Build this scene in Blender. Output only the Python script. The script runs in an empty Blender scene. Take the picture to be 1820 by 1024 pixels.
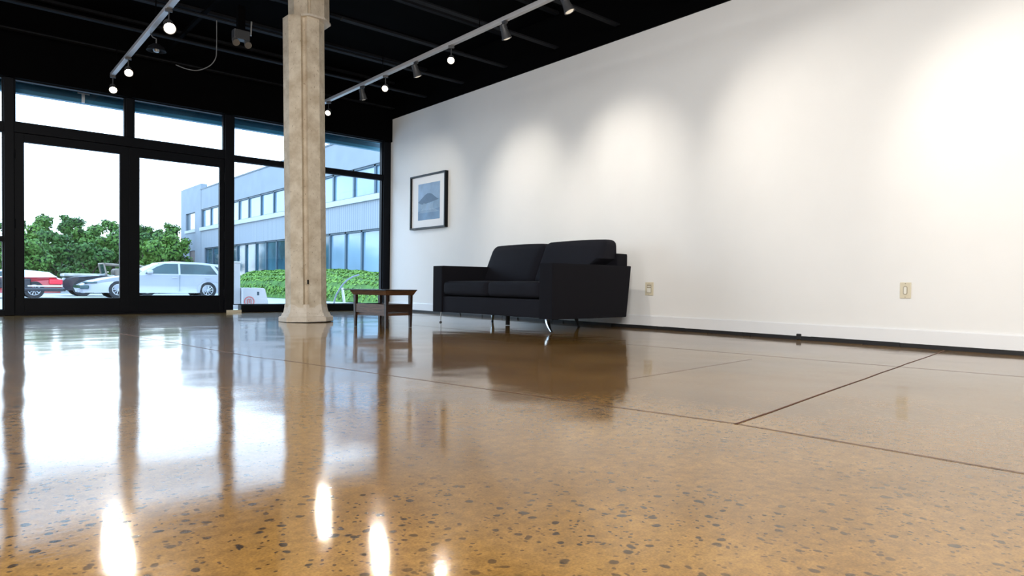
import bpy, bmesh, math, random
from mathutils import Vector, Matrix, noise as mnoise
random.seed(7)
PI = math.pi
scn = bpy.context.scene
COL = scn.collection

# ------------------------------------------------------------------ materials
def new_mat(name):
    m = bpy.data.materials.new(name); m.use_nodes = True
    nt = m.node_tree; b = nt.nodes['Principled BSDF']
    return m, nt, b

def mat(name, col, rough=.5, metal=0., spec=.5, noise=0., nscale=20., bump=0., bscale=60., emit=None, estr=0., coat=0.):
    m, nt, b = new_mat(name)
    b.inputs['Base Color'].default_value = (*col, 1)
    b.inputs['Roughness'].default_value = rough
    b.inputs['Metallic'].default_value = metal
    b.inputs['Specular IOR Level'].default_value = spec
    b.inputs['Coat Weight'].default_value = coat
    tc = nt.nodes.new('ShaderNodeTexCoord')
    if noise > 0:
        n = nt.nodes.new('ShaderNodeTexNoise'); n.inputs['Scale'].default_value = nscale; n.inputs['Detail'].default_value = 5
        nt.links.new(tc.outputs['Object'], n.inputs['Vector'])
        r = nt.nodes.new('ShaderNodeValToRGB')
        r.color_ramp.elements[0].position = .3; r.color_ramp.elements[1].position = .7
        r.color_ramp.elements[0].color = (*[c*(1-noise) for c in col], 1)
        r.color_ramp.elements[1].color = (*[min(1, c*(1+noise)) for c in col], 1)
        nt.links.new(n.outputs['Fac'], r.inputs['Fac']); nt.links.new(r.outputs['Color'], b.inputs['Base Color'])
    if bump > 0:
        n2 = nt.nodes.new('ShaderNodeTexNoise'); n2.inputs['Scale'].default_value = bscale; n2.inputs['Detail'].default_value = 4
        nt.links.new(tc.outputs['Object'], n2.inputs['Vector'])
        bp = nt.nodes.new('ShaderNodeBump'); bp.inputs['Strength'].default_value = bump; bp.inputs['Distance'].default_value = .01
        nt.links.new(n2.outputs['Fac'], bp.inputs['Height']); nt.links.new(bp.outputs['Normal'], b.inputs['Normal'])
    if emit:
        b.inputs['Emission Color'].default_value = (*emit, 1); b.inputs['Emission Strength'].default_value = estr
    return m

def glass_mat(name, tint=(.97, .99, 1.)):
    m = bpy.data.materials.new(name); m.use_nodes = True; nt = m.node_tree
    for n in list(nt.nodes): nt.nodes.remove(n)
    out = nt.nodes.new('ShaderNodeOutputMaterial'); mx = nt.nodes.new('ShaderNodeMixShader')
    tr = nt.nodes.new('ShaderNodeBsdfTransparent'); tr.inputs['Color'].default_value = (*tint, 1)
    gl = nt.nodes.new('ShaderNodeBsdfGlossy'); gl.inputs['Roughness'].default_value = .01
    fr = nt.nodes.new('ShaderNodeFresnel'); fr.inputs['IOR'].default_value = 1.4
    nt.links.new(fr.outputs['Fac'], mx.inputs['Fac']); nt.links.new(tr.outputs['BSDF'], mx.inputs[1])
    nt.links.new(gl.outputs['BSDF'], mx.inputs[2]); nt.links.new(mx.outputs['Shader'], out.inputs['Surface'])
    return m

def wood_mat(name, c1, c2, rough=.35):
    m, nt, b = new_mat(name)
    tc = nt.nodes.new('ShaderNodeTexCoord'); mp = nt.nodes.new('ShaderNodeMapping')
    mp.inputs['Scale'].default_value = (4, 4, 60)
    n = nt.nodes.new('ShaderNodeTexNoise'); n.inputs['Scale'].default_value = 2.; n.inputs['Detail'].default_value = 6; n.inputs['Distortion'].default_value = .6
    r = nt.nodes.new('ShaderNodeValToRGB'); r.color_ramp.elements[0].position = .35; r.color_ramp.elements[1].position = .65
    r.color_ramp.elements[0].color = (*c1, 1); r.color_ramp.elements[1].color = (*c2, 1)
    nt.links.new(tc.outputs['Object'], mp.inputs['Vector']); nt.links.new(mp.outputs['Vector'], n.inputs['Vector'])
    nt.links.new(n.outputs['Fac'], r.inputs['Fac']); nt.links.new(r.outputs['Color'], b.inputs['Base Color'])
    b.inputs['Roughness'].default_value = rough
    return m

def concrete_mat(name, c1, c2, spot):
    m, nt, b = new_mat(name)
    tc = nt.nodes.new('ShaderNodeTexCoord')
    n = nt.nodes.new('ShaderNodeTexNoise'); n.inputs['Scale'].default_value = 6; n.inputs['Detail'].default_value = 8; n.inputs['Roughness'].default_value = .65
    nt.links.new(tc.outputs['Object'], n.inputs['Vector'])
    r = nt.nodes.new('ShaderNodeValToRGB'); r.color_ramp.elements[0].position = .35; r.color_ramp.elements[1].position = .62
    r.color_ramp.elements[0].color = (*c1, 1); r.color_ramp.elements[1].color = (*c2, 1)
    nt.links.new(n.outputs['Fac'], r.inputs['Fac'])
    v = nt.nodes.new('ShaderNodeTexNoise'); v.inputs['Scale'].default_value = 80; v.inputs['Detail'].default_value = 2
    mp = nt.nodes.new('ShaderNodeMapping'); mp.inputs['Scale'].default_value = (1, 1, .45)
    nt.links.new(tc.outputs['Object'], mp.inputs['Vector']); nt.links.new(mp.outputs['Vector'], v.inputs['Vector'])
    rs = nt.nodes.new('ShaderNodeValToRGB'); rs.color_ramp.elements[0].position = .25; rs.color_ramp.elements[1].position = .33
    rs.color_ramp.elements[0].color = (1, 1, 1, 1); rs.color_ramp.elements[1].color = (0, 0, 0, 1)
    nt.links.new(v.outputs['Fac'], rs.inputs['Fac'])
    mx = nt.nodes.new('ShaderNodeMixRGB'); mx.inputs['Color2'].default_value = (*spot, 1)
    nt.links.new(rs.outputs['Color'], mx.inputs['Fac']); nt.links.new(r.outputs['Color'], mx.inputs['Color1'])
    nt.links.new(mx.outputs['Color'], b.inputs['Base Color'])
    bp = nt.nodes.new('ShaderNodeBump'); bp.inputs['Strength'].default_value = .35; bp.inputs['Distance'].default_value = .004
    nt.links.new(n.outputs['Fac'], bp.inputs['Height']); nt.links.new(bp.outputs['Normal'], b.inputs['Normal'])
    b.inputs['Roughness'].default_value = .8; b.inputs['Specular IOR Level'].default_value = .25
    return m

def floor_mat():
    m, nt, b = new_mat('polished_concrete')
    L = nt.links.new; N = nt.nodes.new
    tc = N('ShaderNodeTexCoord')
    def noise(scale, detail=4, rough=.5, vec=None, dist=0.):
        n = N('ShaderNodeTexNoise'); n.inputs['Scale'].default_value = scale; n.inputs['Detail'].default_value = detail
        n.inputs['Roughness'].default_value = rough; n.inputs['Distortion'].default_value = dist
        L(vec or tc.outputs['Object'], n.inputs['Vector']); return n
    def ramp(src, stops):
        r = N('ShaderNodeValToRGB'); e = r.color_ramp.elements
        e[0].position, e[0].color = stops[0][0], (*stops[0][1], 1)
        e[1].position, e[1].color = stops[-1][0], (*stops[-1][1], 1)
        for p, c in stops[1:-1]:
            q = e.new(p); q.color = (*c, 1)
        L(src, r.inputs['Fac']); return r
    def mixc(fac, a, c, mode='MIX'):
        x = N('ShaderNodeMixRGB'); x.blend_type = mode
        if isinstance(fac, float): x.inputs['Fac'].default_value = fac
        else: L(fac, x.inputs['Fac'])
        L(a, x.inputs['Color1'])
        if isinstance(c, tuple): x.inputs['Color2'].default_value = (*c, 1)
        else: L(c, x.inputs['Color2'])
        return x.outputs['Color']
    big = noise(1.3, 5, .6)
    base = ramp(big.outputs['Fac'], [(.32, (.24, .122, .026)), (.5, (.34, .180, .042)), (.68, (.44, .248, .066))]).outputs['Color']
    med = noise(38, 4, .7)
    base = mixc(.62, base, ramp(med.outputs['Fac'], [(.32, (.42, .40, .36)), (.66, (1., 1., 1.))]).outputs['Color'], 'MULTIPLY')
    fine = noise(230, 2, .6)
    base = mixc(.4, base, ramp(fine.outputs['Fac'], [(.35, (.35, .33, .3)), (.62, (1., 1., 1.))]).outputs['Color'], 'MULTIPLY')
    # dark aggregate spots of two sizes
    warp = noise(25, 2)
    wv = N('ShaderNodeMixRGB'); wv.blend_type = 'LINEAR_LIGHT'; wv.inputs['Fac'].default_value = .012
    L(tc.outputs['Object'], wv.inputs['Color1']); L(warp.outputs['Color'], wv.inputs['Color2'])
    clus = ramp(noise(1.1, 3, .6).outputs['Fac'], [(.38, (.22, .22, .22)), (.58, (1., 1., 1.))])
    for sc, thr, dens, colr in ((38, .31, .54, (.022, .012, .007)), (80, .31, .50, (.05, .025, .010)), (23, .22, .68, (.016, .010, .008))):
        v = N('ShaderNodeTexVoronoi'); v.inputs['Scale'].default_value = sc
        L(wv.outputs['Color'], v.inputs['Vector'])
        s = ramp(v.outputs['Distance'], [(thr*.72, (1, 1, 1)), (thr, (0, 0, 0))])
        sep = N('ShaderNodeSeparateColor'); L(v.outputs['Color'], sep.inputs['Color'])
        gt = N('ShaderNodeMath'); gt.operation = 'GREATER_THAN'; gt.inputs[1].default_value = dens; L(sep.outputs['Red'], gt.inputs[0])
        ml = N('ShaderNodeMath'); ml.operation = 'MULTIPLY'; L(gt.outputs[0], ml.inputs[0]); L(s.outputs['Color'], ml.inputs[1])
        ml2 = N('ShaderNodeMath'); ml2.operation = 'MULTIPLY'; L(ml.outputs[0], ml2.inputs[0]); L(clus.outputs['Color'], ml2.inputs[1])
        base = mixc(ml2.outputs[0], base, colr)
    L(base, b.inputs['Base Color'])
    # reflections: smooth, gently uneven slab with fine scratches
    mp = N('ShaderNodeMapping'); mp.inputs['Scale'].default_value = (1.2, 14, 1); mp.inputs['Rotation'].default_value = (0, 0, .68)
    L(tc.outputs['Object'], mp.inputs['Vector'])
    scr = noise(6, 6, .75, mp.outputs['Vector'])
    rr = N('ShaderNodeMapRange'); rr.inputs['From Min'].default_value = .3; rr.inputs['From Max'].default_value = .7
    rr.inputs['To Min'].default_value = .025; rr.inputs['To Max'].default_value = .11
    L(scr.outputs['Fac'], rr.inputs['Value']); L(rr.outputs['Result'], b.inputs['Roughness'])
    wave = noise(1.6, 2, .4)
    b1 = N('ShaderNodeBump'); b1.inputs['Strength'].default_value = .3; b1.inputs['Distance'].default_value = .02
    L(wave.outputs['Fac'], b1.inputs['Height'])
    b2 = N('ShaderNodeBump'); b2.inputs['Strength'].default_value = .03; b2.inputs['Distance'].default_value = .003
    L(scr.outputs['Fac'], b2.inputs['Height']); L(b1.outputs['Normal'], b2.inputs['Normal'])
    L(b2.outputs['Normal'], b.inputs['Normal'])
    b.inputs['IOR'].default_value = 1.56
    b.inputs['Coat Weight'].default_value = .17; b.inputs['Coat Roughness'].default_value = .30; b.inputs['Coat IOR'].default_value = 1.45; b.inputs['Coat Tint'].default_value = (1., .95, .86, 1)
    b.inputs['Specular Tint'].default_value = (1., .88, .71, 1)
    b.inputs['Specular IOR Level'].default_value = .5
    return m

def leaf_mat(name, c1, c2):
    m, nt, b = new_mat(name)
    tc = nt.nodes.new('ShaderNodeTexCoord')
    n = nt.nodes.new('ShaderNodeTexNoise'); n.inputs['Scale'].default_value = 2.2; n.inputs['Detail'].default_value = 6; n.inputs['Roughness'].default_value = .7
    nt.links.new(tc.outputs['Object'], n.inputs['Vector'])
    r = nt.nodes.new('ShaderNodeValToRGB'); r.color_ramp.elements[0].position = .3; r.color_ramp.elements[1].position = .7
    r.color_ramp.elements[0].color = (*c1, 1); r.color_ramp.elements[1].color = (*c2, 1)
    nt.links.new(n.outputs['Fac'], r.inputs['Fac']); nt.links.new(r.outputs['Color'], b.inputs['Base Color'])
    b.inputs['Roughness'].default_value = .6; b.inputs['Specular IOR Level'].default_value = .2
    return m

def ribbed_mat(name, c1, c2, per_m):
    m, nt, b = new_mat(name)
    tc = nt.nodes.new('ShaderNodeTexCoord')
    w = nt.nodes.new('ShaderNodeTexWave'); w.bands_direction = 'Y'; w.inputs['Scale'].default_value = per_m*.5; w.inputs['Distortion'].default_value = 0
    nt.links.new(tc.outputs['Object'], w.inputs['Vector'])
    r = nt.nodes.new('ShaderNodeValToRGB'); r.color_ramp.elements[0].color = (*c1, 1); r.color_ramp.elements[1].color = (*c2, 1)
    nt.links.new(w.outputs['Fac'], r.inputs['Fac']); nt.links.new(r.outputs['Color'], b.inputs['Base Color'])
    b.inputs['Roughness'].default_value = .85
    return m

M = dict(
    white_wall=mat('white_wall_paint', (.80, .80, .785), .75, spec=.25, noise=.012, nscale=3, bump=.03, bscale=160),
    white_trim=mat('white_trim_paint', (.78, .79, .80), .45),
    black=mat('black_ceiling_paint', (.0012, .0012, .0014), .9, spec=.04),
    joist=mat('dark_steel_joist', (.007, .0075, .009), .7, spec=.12, noise=.25, nscale=8),
    black_frame=mat('black_aluminium', (.002, .0028, .005), .5, spec=.12),
    gap=mat('black_rubber_gap', (.008, .008, .009), .6, bump=.3, bscale=30),
    glass=glass_mat('window_glass'),
    floor=floor_mat(),
    joint=mat('joint_filler', (.12, .04, .018), .6, noise=.3, nscale=8),
    concrete=concrete_mat('cast_concrete', (.52, .43, .31), (.74, .66, .53), (.30, .23, .15)),
    concrete_base=concrete_mat('cast_concrete_base', (.66, .58, .47), (.80, .73, .63), (.46, .38, .29)),
    hole=mat('dark_hole', (.02, .018, .015), .9),
    sofa=mat('charcoal_fabric', (.0058, .0056, .009), .85, spec=.2, noise=.3, nscale=220, bump=.5, bscale=500),
    sofa_front=mat('charcoal_fabric_cushion', (.0072, .0072, .0125), .8, spec=.25, noise=.3, nscale=220, bump=.5, bscale=500),
    chrome=mat('chrome', (.75, .78, .8), .12, metal=1.),
    rubber=mat('black_rubber', (.012, .012, .013), .6),
    wood_dark=wood_mat('dark_walnut', (.012, .006, .004), (.035, .016, .009), .3),
    wood_face=wood_mat('walnut_face', (.05, .022, .010), (.12, .055, .024), .38),
    tabletop=mat('black_lacquer', (.008, .006, .006), .2, coat=.4),
    pic_frame=mat('black_picture_frame', (.002, .002, .003), .4, spec=.2),
    mat_board=mat('white_mat_board', (.80, .80, .80), .8),
    print_sky=mat('print_sky', (.24, .36, .52), .6, noise=.18, nscale=5),
    print_hill=mat('print_hill', (.085, .15, .24), .6, noise=.12, nscale=9),
    print_mist=mat('print_mist', (.21, .33, .47), .6, noise=.2, nscale=7),
    print_line=mat('print_line', (.36, .47, .58), .6),
    print_low=mat('print_low', (.13, .23, .36), .6, noise=.25, nscale=6),
    plate=mat('almond_plastic', (.66, .60, .45), .4),
    plate_dark=mat('almond_plastic_shadow', (.38, .34, .25), .5),
    plate_light=mat('ivory_plastic', (.76, .74, .66), .35),
    rail=mat('track_rail_metal', (.50, .50, .51), .35, metal=.3),
    can=mat('dark_grey_spot_can', (.05, .052, .056), .45, metal=.2),
    lens=mat('glowing_lens', (1, .95, .85), .3, emit=(1., .86, .66), estr=14.),
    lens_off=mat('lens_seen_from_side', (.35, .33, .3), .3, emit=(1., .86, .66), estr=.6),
    cable=mat('grey_cable', (.13, .135, .14), .5),
    metal_glint=mat('galvanised_metal', (.32, .33, .34), .3, metal=.8),
    asphalt=mat('pale_asphalt', (.40, .41, .42), .9, noise=.12, nscale=2.5),
    canopy=mat('teal_canopy_metal', (.028, .17, .27), .4, noise=.2, nscale=2),
    canopy_dark=mat('dark_teal_canopy_metal', (.012, .075, .125), .45),
    canopy_light=mat('pale_teal_edge', (.10, .38, .52), .4),
    facade=mat('pale_concrete_facade', (.235, .27, .31), .9, noise=.06, nscale=1.2),
    facade_rib=ribbed_mat('ribbed_concrete_facade', (.21, .24, .275), (.29, .325, .365), 3.2),
    facade_sill=mat('white_concrete_sill', (.42, .45, .48), .8),
    facade_glass_up=mat('pale_office_glass', (.19, .30, .40), .12, noise=.25, nscale=.35),
    facade_glass_low=mat('dark_office_glass', (.035, .095, .13), .1, noise=.55, nscale=.6),
    facade_frame=mat('dark_office_frame', (.04, .085, .12), .5),
    brown_door=mat('brown_door', (.10, .075, .075), .6),
    bark=mat('bark', (.06, .042, .03), .9, noise=.3, nscale=6),
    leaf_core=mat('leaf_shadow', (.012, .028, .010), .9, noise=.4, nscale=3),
    hedge_leaf=leaf_mat('bright_ivy_leaf', (.09, .20, .022), (.21, .37, .07)),
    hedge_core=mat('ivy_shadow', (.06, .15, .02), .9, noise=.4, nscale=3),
    paint_white=mat('white_car_paint', (.40, .41, .45), .25, coat=.5),
    paint_red=mat('red_car_paint', (.38, .012, .022), .25, coat=.6),
    paint_black=mat('black_car_paint', (.015, .017, .024), .25, coat=.6),
    paint_silver=mat('silver_hood_paint', (.38, .38, .36), .3, metal=.3, noise=.3, nscale=3),
    soft_top=mat('white_soft_top', (.66, .68, .72), .7),
    car_glass=mat('dark_car_glass', (.02, .055, .062), .06, noise=.5, nscale=1.5),
    tyre=mat('tyre_rubber', (.018, .019, .021), .8),
    rim=mat('alloy_rim', (.45, .47, .5), .3, metal=.7),
    lamp_red=mat('red_tail_lamp', (.6, .02, .04), .2, emit=(1, .05, .1), estr=.25),
    lamp_clear=mat('clear_headlamp', (.6, .65, .7), .15),
    tan=mat('tan_canvas', (.24, .20, .16), .8, noise=.3, nscale=5),
    rack_metal=mat('weathered_steel', (.16, .19, .22), .35, metal=.6),
    plastic_white=mat('white_plastic', (.62, .62, .63), .5),
    plastic_red=mat('red_marking', (.75, .16, .15), .5),
    dark_slot=mat('dark_slot', (.05, .09, .12), .6),
)

# ------------------------------------------------------------------ helpers
def obj(name, bm, m, parent=None, smooth=False, fix=True):
    if fix: bmesh.ops.recalc_face_normals(bm, faces=bm.faces[:])
    me = bpy.data.meshes.new(name); bm.to_mesh(me); bm.free()
    me.materials.append(m)
    if smooth:
        for p in me.polygons: p.use_smooth = True
        try: me.set_sharp_from_angle(angle=math.radians(42))
        except Exception: pass
    o = bpy.data.objects.new(name, me); COL.objects.link(o)
    if parent: o.parent = parent
    return o

def thing(name, label, cat, loc=(0, 0, 0), rz=0., group=None):
    o = bpy.data.objects.new(name, None); COL.objects.link(o); o.empty_display_size = .1
    o.location = loc; o.rotation_euler = (0, 0, rz)
    o['label'] = label; o['category'] = cat
    if group: o['group'] = group
    return o
def tag(o, label, cat, group=None):
    o['label'] = label; o['category'] = cat
    if group: o['group'] = group
    return o
def struct(name, bm, m, parent=None, smooth=False):
    o = obj(name, bm, m, parent, smooth)
    if not parent: o['kind'] = 'structure'
    return o
def dup(root, loc, rz, label, group=None, meshes=None):
    r = root.copy(); COL.objects.link(r); r.location = loc; r.rotation_euler = (0, 0, rz); r['label'] = label
    if group: r['group'] = group
    for ch in list(root.children):
        c = ch.copy(); COL.objects.link(c); c.parent = r
        for g in list(ch.children):
            d = g.copy(); COL.objects.link(d); d.parent = c
    return r

def B(): return bmesh.new()
def box(bm, x0, x1, y0, y1, z0, z1, bev=0., seg=2):
    c = Vector(((x0+x1)/2, (y0+y1)/2, (z0+z1)/2))
    r = bmesh.ops.create_cube(bm, size=1., matrix=Matrix.Translation(c) @ Matrix.Diagonal((abs(x1-x0), abs(y1-y0), abs(z1-z0), 1)))
    if bev > 0:
        vs = r['verts']; es = list({e for v in vs for e in v.link_edges})
        bmesh.ops.bevel(bm, geom=es, offset=bev, segments=seg, affect='EDGES', profile=.5)
    return bm
def boxb(*a, **k): return box(B(), *a, **k)

def hexa(bm, pts):
    """8 corners: bottom 4 (ccw) then top 4"""
    v = [bm.verts.new(p) for p in pts]
    for f in ((0, 3, 2, 1), (4, 5, 6, 7), (0, 1, 5, 4), (1, 2, 6, 5), (2, 3, 7, 6), (3, 0, 4, 7)):
        bm.faces.new([v[i] for i in f])
    return bm
def prism(bm, poly, axis, a, b):
    """poly: 2D pts; axis 'x': (y,z) extruded in x; 'y': (x,z); 'z': (x,y)"""
    def P(p, t):
        return (t, p[0], p[1]) if axis == 'x' else (p[0], t, p[1]) if axis == 'y' else (p[0], p[1], t)
    v0 = [bm.verts.new(P(p, a)) for p in poly]; v1 = [bm.verts.new(P(p, b)) for p in poly]
    n = len(poly); fs = [bm.faces.new(v0), bm.faces.new(v1[::-1])]
    for i in range(n): fs.append(bm.faces.new((v0[i], v0[(i+1) % n], v1[(i+1) % n], v1[i])))
    return bm
def tube(bm, pts, r, n=10, cap=True, r1=None):
    pts = [Vector(p) for p in pts]; rings = []
    up = None
    for i, p in enumerate(pts):
        t = (pts[min(i+1, len(pts)-1)] - pts[max(i-1, 0)]).normalized()
        if up is None:
            up = t.orthogonal().normalized()
        else:
            up = (up - t*up.dot(t))
            up = up.normalized() if up.length > 1e-6 else t.orthogonal().normalized()
        s = t.cross(up)
        rad = r if r1 is None else r + (r1-r)*i/(len(pts)-1)
        rings.append([bm.verts.new(p + (up*math.cos(a)+s*math.sin(a))*rad) for a in [2*PI*k/n for k in range(n)]])
    for i in range(len(rings)-1):
        for k in range(n):
            bm.faces.new((rings[i][k], rings[i][(k+1) % n], rings[i+1][(k+1) % n], rings[i+1][k]))
    if cap:
        bm.faces.new(rings[0][::-1]); bm.faces.new(rings[-1])
    return bm
def lathe(bm, prof, n=24, mtx=None):
    """prof: (r,z) list; r may be 0"""
    mtx = mtx or Matrix.Identity(4); rings = []
    for r, z in prof:
        if r < 1e-6: rings.append([bm.verts.new(mtx @ Vector((0, 0, z)))])
        else: rings.append([bm.verts.new(mtx @ Vector((r*math.cos(2*PI*k/n), r*math.sin(2*PI*k/n), z))) for k in range(n)])
    for a, b in zip(rings[:-1], rings[1:]):
        for k in range(n):
            k2 = (k+1) % n
            if len(a) == 1 and len(b) == 1: continue
            if len(a) == 1: bm.faces.new((a[0], b[k2], b[k]))
            elif len(b) == 1: bm.faces.new((a[k], a[k2], b[0]))
            else: bm.faces.new((a[k], a[k2], b[k2], b[k]))
    return bm
def pillow(bm, x0, x1, y0, y1, z0, z1, k=7., n=10, shear=None, puff=0.):
    """rounded, softly filled box; shear(x,y,z)->point"""
    c = Vector(((x0+x1)/2, (y0+y1)/2, (z0+z1)/2)); h = Vector(((x1-x0)/2, (y1-y0)/2, (z1-z0)/2))
    r = bmesh.ops.create_cube(bm, size=2.); vs = r['verts']
    es = list({e for v in vs for e in v.link_edges})
    bmesh.ops.subdivide_edges(bm, edges=es, cuts=n, use_grid_fill=True)
    hm = min(h)
    for v in bm.verts:
        p = v.co.copy()
        # concentrate subdivisions near the edges
        q = Vector([math.copysign(1-(1-abs(t))**1.8, t) for t in p])
        # rounded-box: radius in metres
        rad = hm*2/k
        w = Vector([q[i]*h[i] for i in range(3)])
        inner = Vector([max(-h[i]+rad, min(h[i]-rad, w[i])) for i in range(3)])
        d = w-inner
        if d.length > 1e-9: w = inner + d.normalized()*rad
        if puff:
            s = (1-q[0]**2), (1-q[1]**2), (1-q[2]**2)
            for i in range(3):
                j, l = [t for t in range(3) if t != i]
                if abs(abs(p[i])-1) < 1e-6: w[i] += math.copysign(puff*(s[j]*s[l])**.7, p[i])
        w += c
        v.co = Vector(shear(*w)) if shear else w
    return bm

# ------------------------------------------------------------------ camera
cam_d = bpy.data.cameras.new('camera'); cam = bpy.data.objects.new('camera', cam_d); COL.objects.link(cam)
FPX = 1182.139
cam_d.sensor_width = 36; cam_d.sensor_fit = 'HORIZONTAL'; cam_d.lens = 36*FPX/1820
cam_d.shift_y = (534.6575-512)/1820
rv = Vector((0.75976216, -0.65005473, 0.01379511)); uv = Vector((0.0042292, 0.02615697, 0.9996489)); fv = Vector((0.65018734, 0.75943707, -0.02262229))
mm = Matrix((( rv.x, uv.x, -fv.x, 0), (rv.y, uv.y, -fv.y, 0), (rv.z, uv.z, -fv.z, 0.40), (0, 0, 0, 1)))
cam.matrix_world = mm
cam_d.clip_end = 500; cam_d.clip_start = .02
scn.camera = cam

W, D = 5.2144, 9.0434          # white wall plane, storefront plane
XL, YB = -4.6, -4.2            # far left wall and the wall behind the viewer
HC, ZW = 3.42, 2.905           # ceiling, top of the white wall

# ------------------------------------------------------------------ room shell
fl = struct('floor', boxb(XL-.2, W+.2, YB-.2, D+.12, -.1, 0), M['floor'])
def strip(pts, w, z=.0012):
    bm = B(); L = []
    for i, p in enumerate(pts):
        a = Vector(pts[max(0, i-1)]); b = Vector(pts[min(len(pts)-1, i+1)]); t = (b-a).normalized(); nn = Vector((-t.y, t.x))*w/2
        L.append((bm.verts.new((p[0]+nn.x, p[1]+nn.y, z)), bm.verts.new((p[0]-nn.x, p[1]-nn.y, z))))
    for a, b in zip(L[:-1], L[1:]): bm.faces.new((a[0], a[1], b[1], b[0]))
    return bm
def jitter(p0, p1, n=10, s=.004):
    return [(p0[0]+(p1[0]-p0[0])*i/n + random.uniform(-s, s)*(0 < i < n), p0[1]+(p1[1]-p0[1])*i/n + random.uniform(-s, s)*(0 < i < n)) for i in range(n+1)]
J1 = [(.95, 6.2), (1.263, 3.576), (1.327, 3.374), (1.483, 2.56), (1.658, 1.655), (1.783, 1.061), (1.815, .371), (1.85, -1.2)]
J2 = [(3.5, 5.6), (3.635, 3.076), (3.783, 1.746), (3.905, .81), (4.1, -1.2)]
obj('joint', strip(J1, .006), M['joint'], fl)
obj('joint', strip(J2, .008), M['joint'], fl)
obj('joint', strip(jitter((1.775, 1.053), (5.16, 1.51), 12, .003), .0075), M['joint'], fl)
obj('joint', strip(jitter((2.27, 1.86), (3.5, 1.98)), .003), M['joint'], fl)

struct('ceiling', boxb(XL-.2, W+.2, YB-.2, D+.2, HC, HC+.12), M['black'])
ce = bpy.data.objects['ceiling']
yj = 8.81
while yj > YB:
    bm = B()
    for xa, xb in (((XL, 2.36), (3.02, W-.06)) if abs(yj-6.19) < .1 else ((XL, W-.06),)):   # one joist is interrupted at the column
        box(bm, xa, xb, yj-.032, yj+.032, 3.02, 3.035); box(bm, xa, xb, yj-.028, yj+.028, HC-.03, HC)
    obj('joist', bm, M['joist'], ce); yj -= .872
bm = B()
for cx in (2.0, -.5): box(bm, cx, cx+.04, YB, D, 3.10, 3.13)
obj('bridging', bm, M['black'], ce)

wr = struct('wall_right', boxb(W, W+.15, YB-.2, D-.02, 0, ZW), M['white_wall'])
struct('trim_1', boxb(W-.02, W+.15, YB-.2, D+.1, ZW, HC), M['black'])
struct('wall_left', boxb(XL-.15, XL, YB-.2, D, 0, HC), M['white_wall'])
struct('wall_back', boxb(XL, W, YB-.15, YB, 0, HC), M['white_wall'])
bb = B(); prism(bb, [(W, .03), (W-.014, .03), (W-.014, .122), (W-.008, .1305), (W, .1305)], 'y', YB, D-.02)
struct('baseboard_right', bb, M['white_trim'])
bb = B(); box(bb, W-.012, W, YB, D-.02, .0, .03)
for i in range(40):
    y = random.uniform(-1, 7.5); box(bb, W-.012-random.uniform(.004, .012), W-.008, y, y+random.uniform(.05, .4), 0, random.uniform(.015, .032))
box(bb, W-.024, W-.01, 2.52, 2.56, 0, .048, .006)
struct('trim_2', bb, M['gap'])

# ------------------------------------------------------------------ storefront
ZT, ZD = 2.562, 2.097
struct('wall_front', boxb(XL, W+.1, D-.10, D+.1, ZT, HC), M['black'])
bm = B()   # fixed frame members
for a, b in ((-3.6, -3.5), (-1.55, -1.45), (.504, .592)):
    box(bm, a, b, D-.06, D+.07, 0, ZT, .004)
struct('trim_3', bm, M['black_frame'])
struct('trim_4', box(B(), 2.78, 2.890, D-.06, D+.07, 0, ZT, .004), M['black_frame'])
struct('trim_5', box(B(), 5.095, W+.06, D-.06, D+.07, 0, ZT, .004), M['black_frame'])
struct('trim_6', box(B(), .592, 2.78, D-.062, D+.072, 1.985, ZD, .004), M['black_frame'])   # door head
struct('trim_7', box(B(), .592, 2.78, D-.05, D+.05, 0, .022), M['black_frame'])              # threshold
struct('trim_8', box(B(), 1.655, 1.735, D-.05, D+.06, ZD, ZT, .004), M['black_frame'])
bm = B()
box(bm, 2.89, 5.095, D-.05, D+.06, 1.985, 2.05, .004)
struct('trim_9', bm, M['black_frame'])
bm = B(); box(bm, 2.99, 5.095, D-.06, D+.07, 0, .098, .004)
struct('trim_10', bm, M['black_frame'])
bm = B(); box(bm, 2.80, 2.99, D-.075, D-.058, 0, .032); struct('trim_11', bm, M['plate'])
bm = B(); box(bm, XL, .504, D-.05, D+.06, 1.985, 2.08); box(bm, XL, .504, D-.06, D+.07, 0, .06); box(bm, -1.45, .504, D-.04, D+.04, .80, .86)
struct('trim_12', bm, M['black_frame'])

def pane(bm, x0, x1, z0, z1, y=D):
    v = [bm.verts.new(p) for p in ((x0, y, z0), (x1, y, z0), (x1, y, z1), (x0, y, z1))]; bm.faces.new(v); return bm
def window(n, x0, x1, z0, z1, t=.016):
    bm = B()
    box(bm, x0, x0+t, D-.03, D+.03, z0, z1); box(bm, x1-t, x1, D-.03, D+.03, z0, z1)
    box(bm, x0+t, x1-t, D-.03, D+.03, z0, z0+t*.6); box(bm, x0+t, x1-t, D-.03, D+.03, z1-t*.6, z1)
    f = struct('window_%d' % n, bm, M['black_frame'])
    obj('pane', pane(B(), x0+t, x1-t, z0+t*.6, z1-t*.6), M['glass'], f)
window(1, .592, 1.655, ZD, ZT)
window(2, 1.735, 2.78, ZD, ZT)
window(3, 2.89, 5.095, 2.05, ZT)
window(4, 2.89, 5.095, .098, 1.985)
window(5, -1.45, .504, .06, 1.985)
window(6, -1.45, .504, 2.08, ZT)
window(7, -3.5, -1.55, .06, 1.985)
window(8, -3.5, -1.55, 2.08, ZT)

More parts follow.
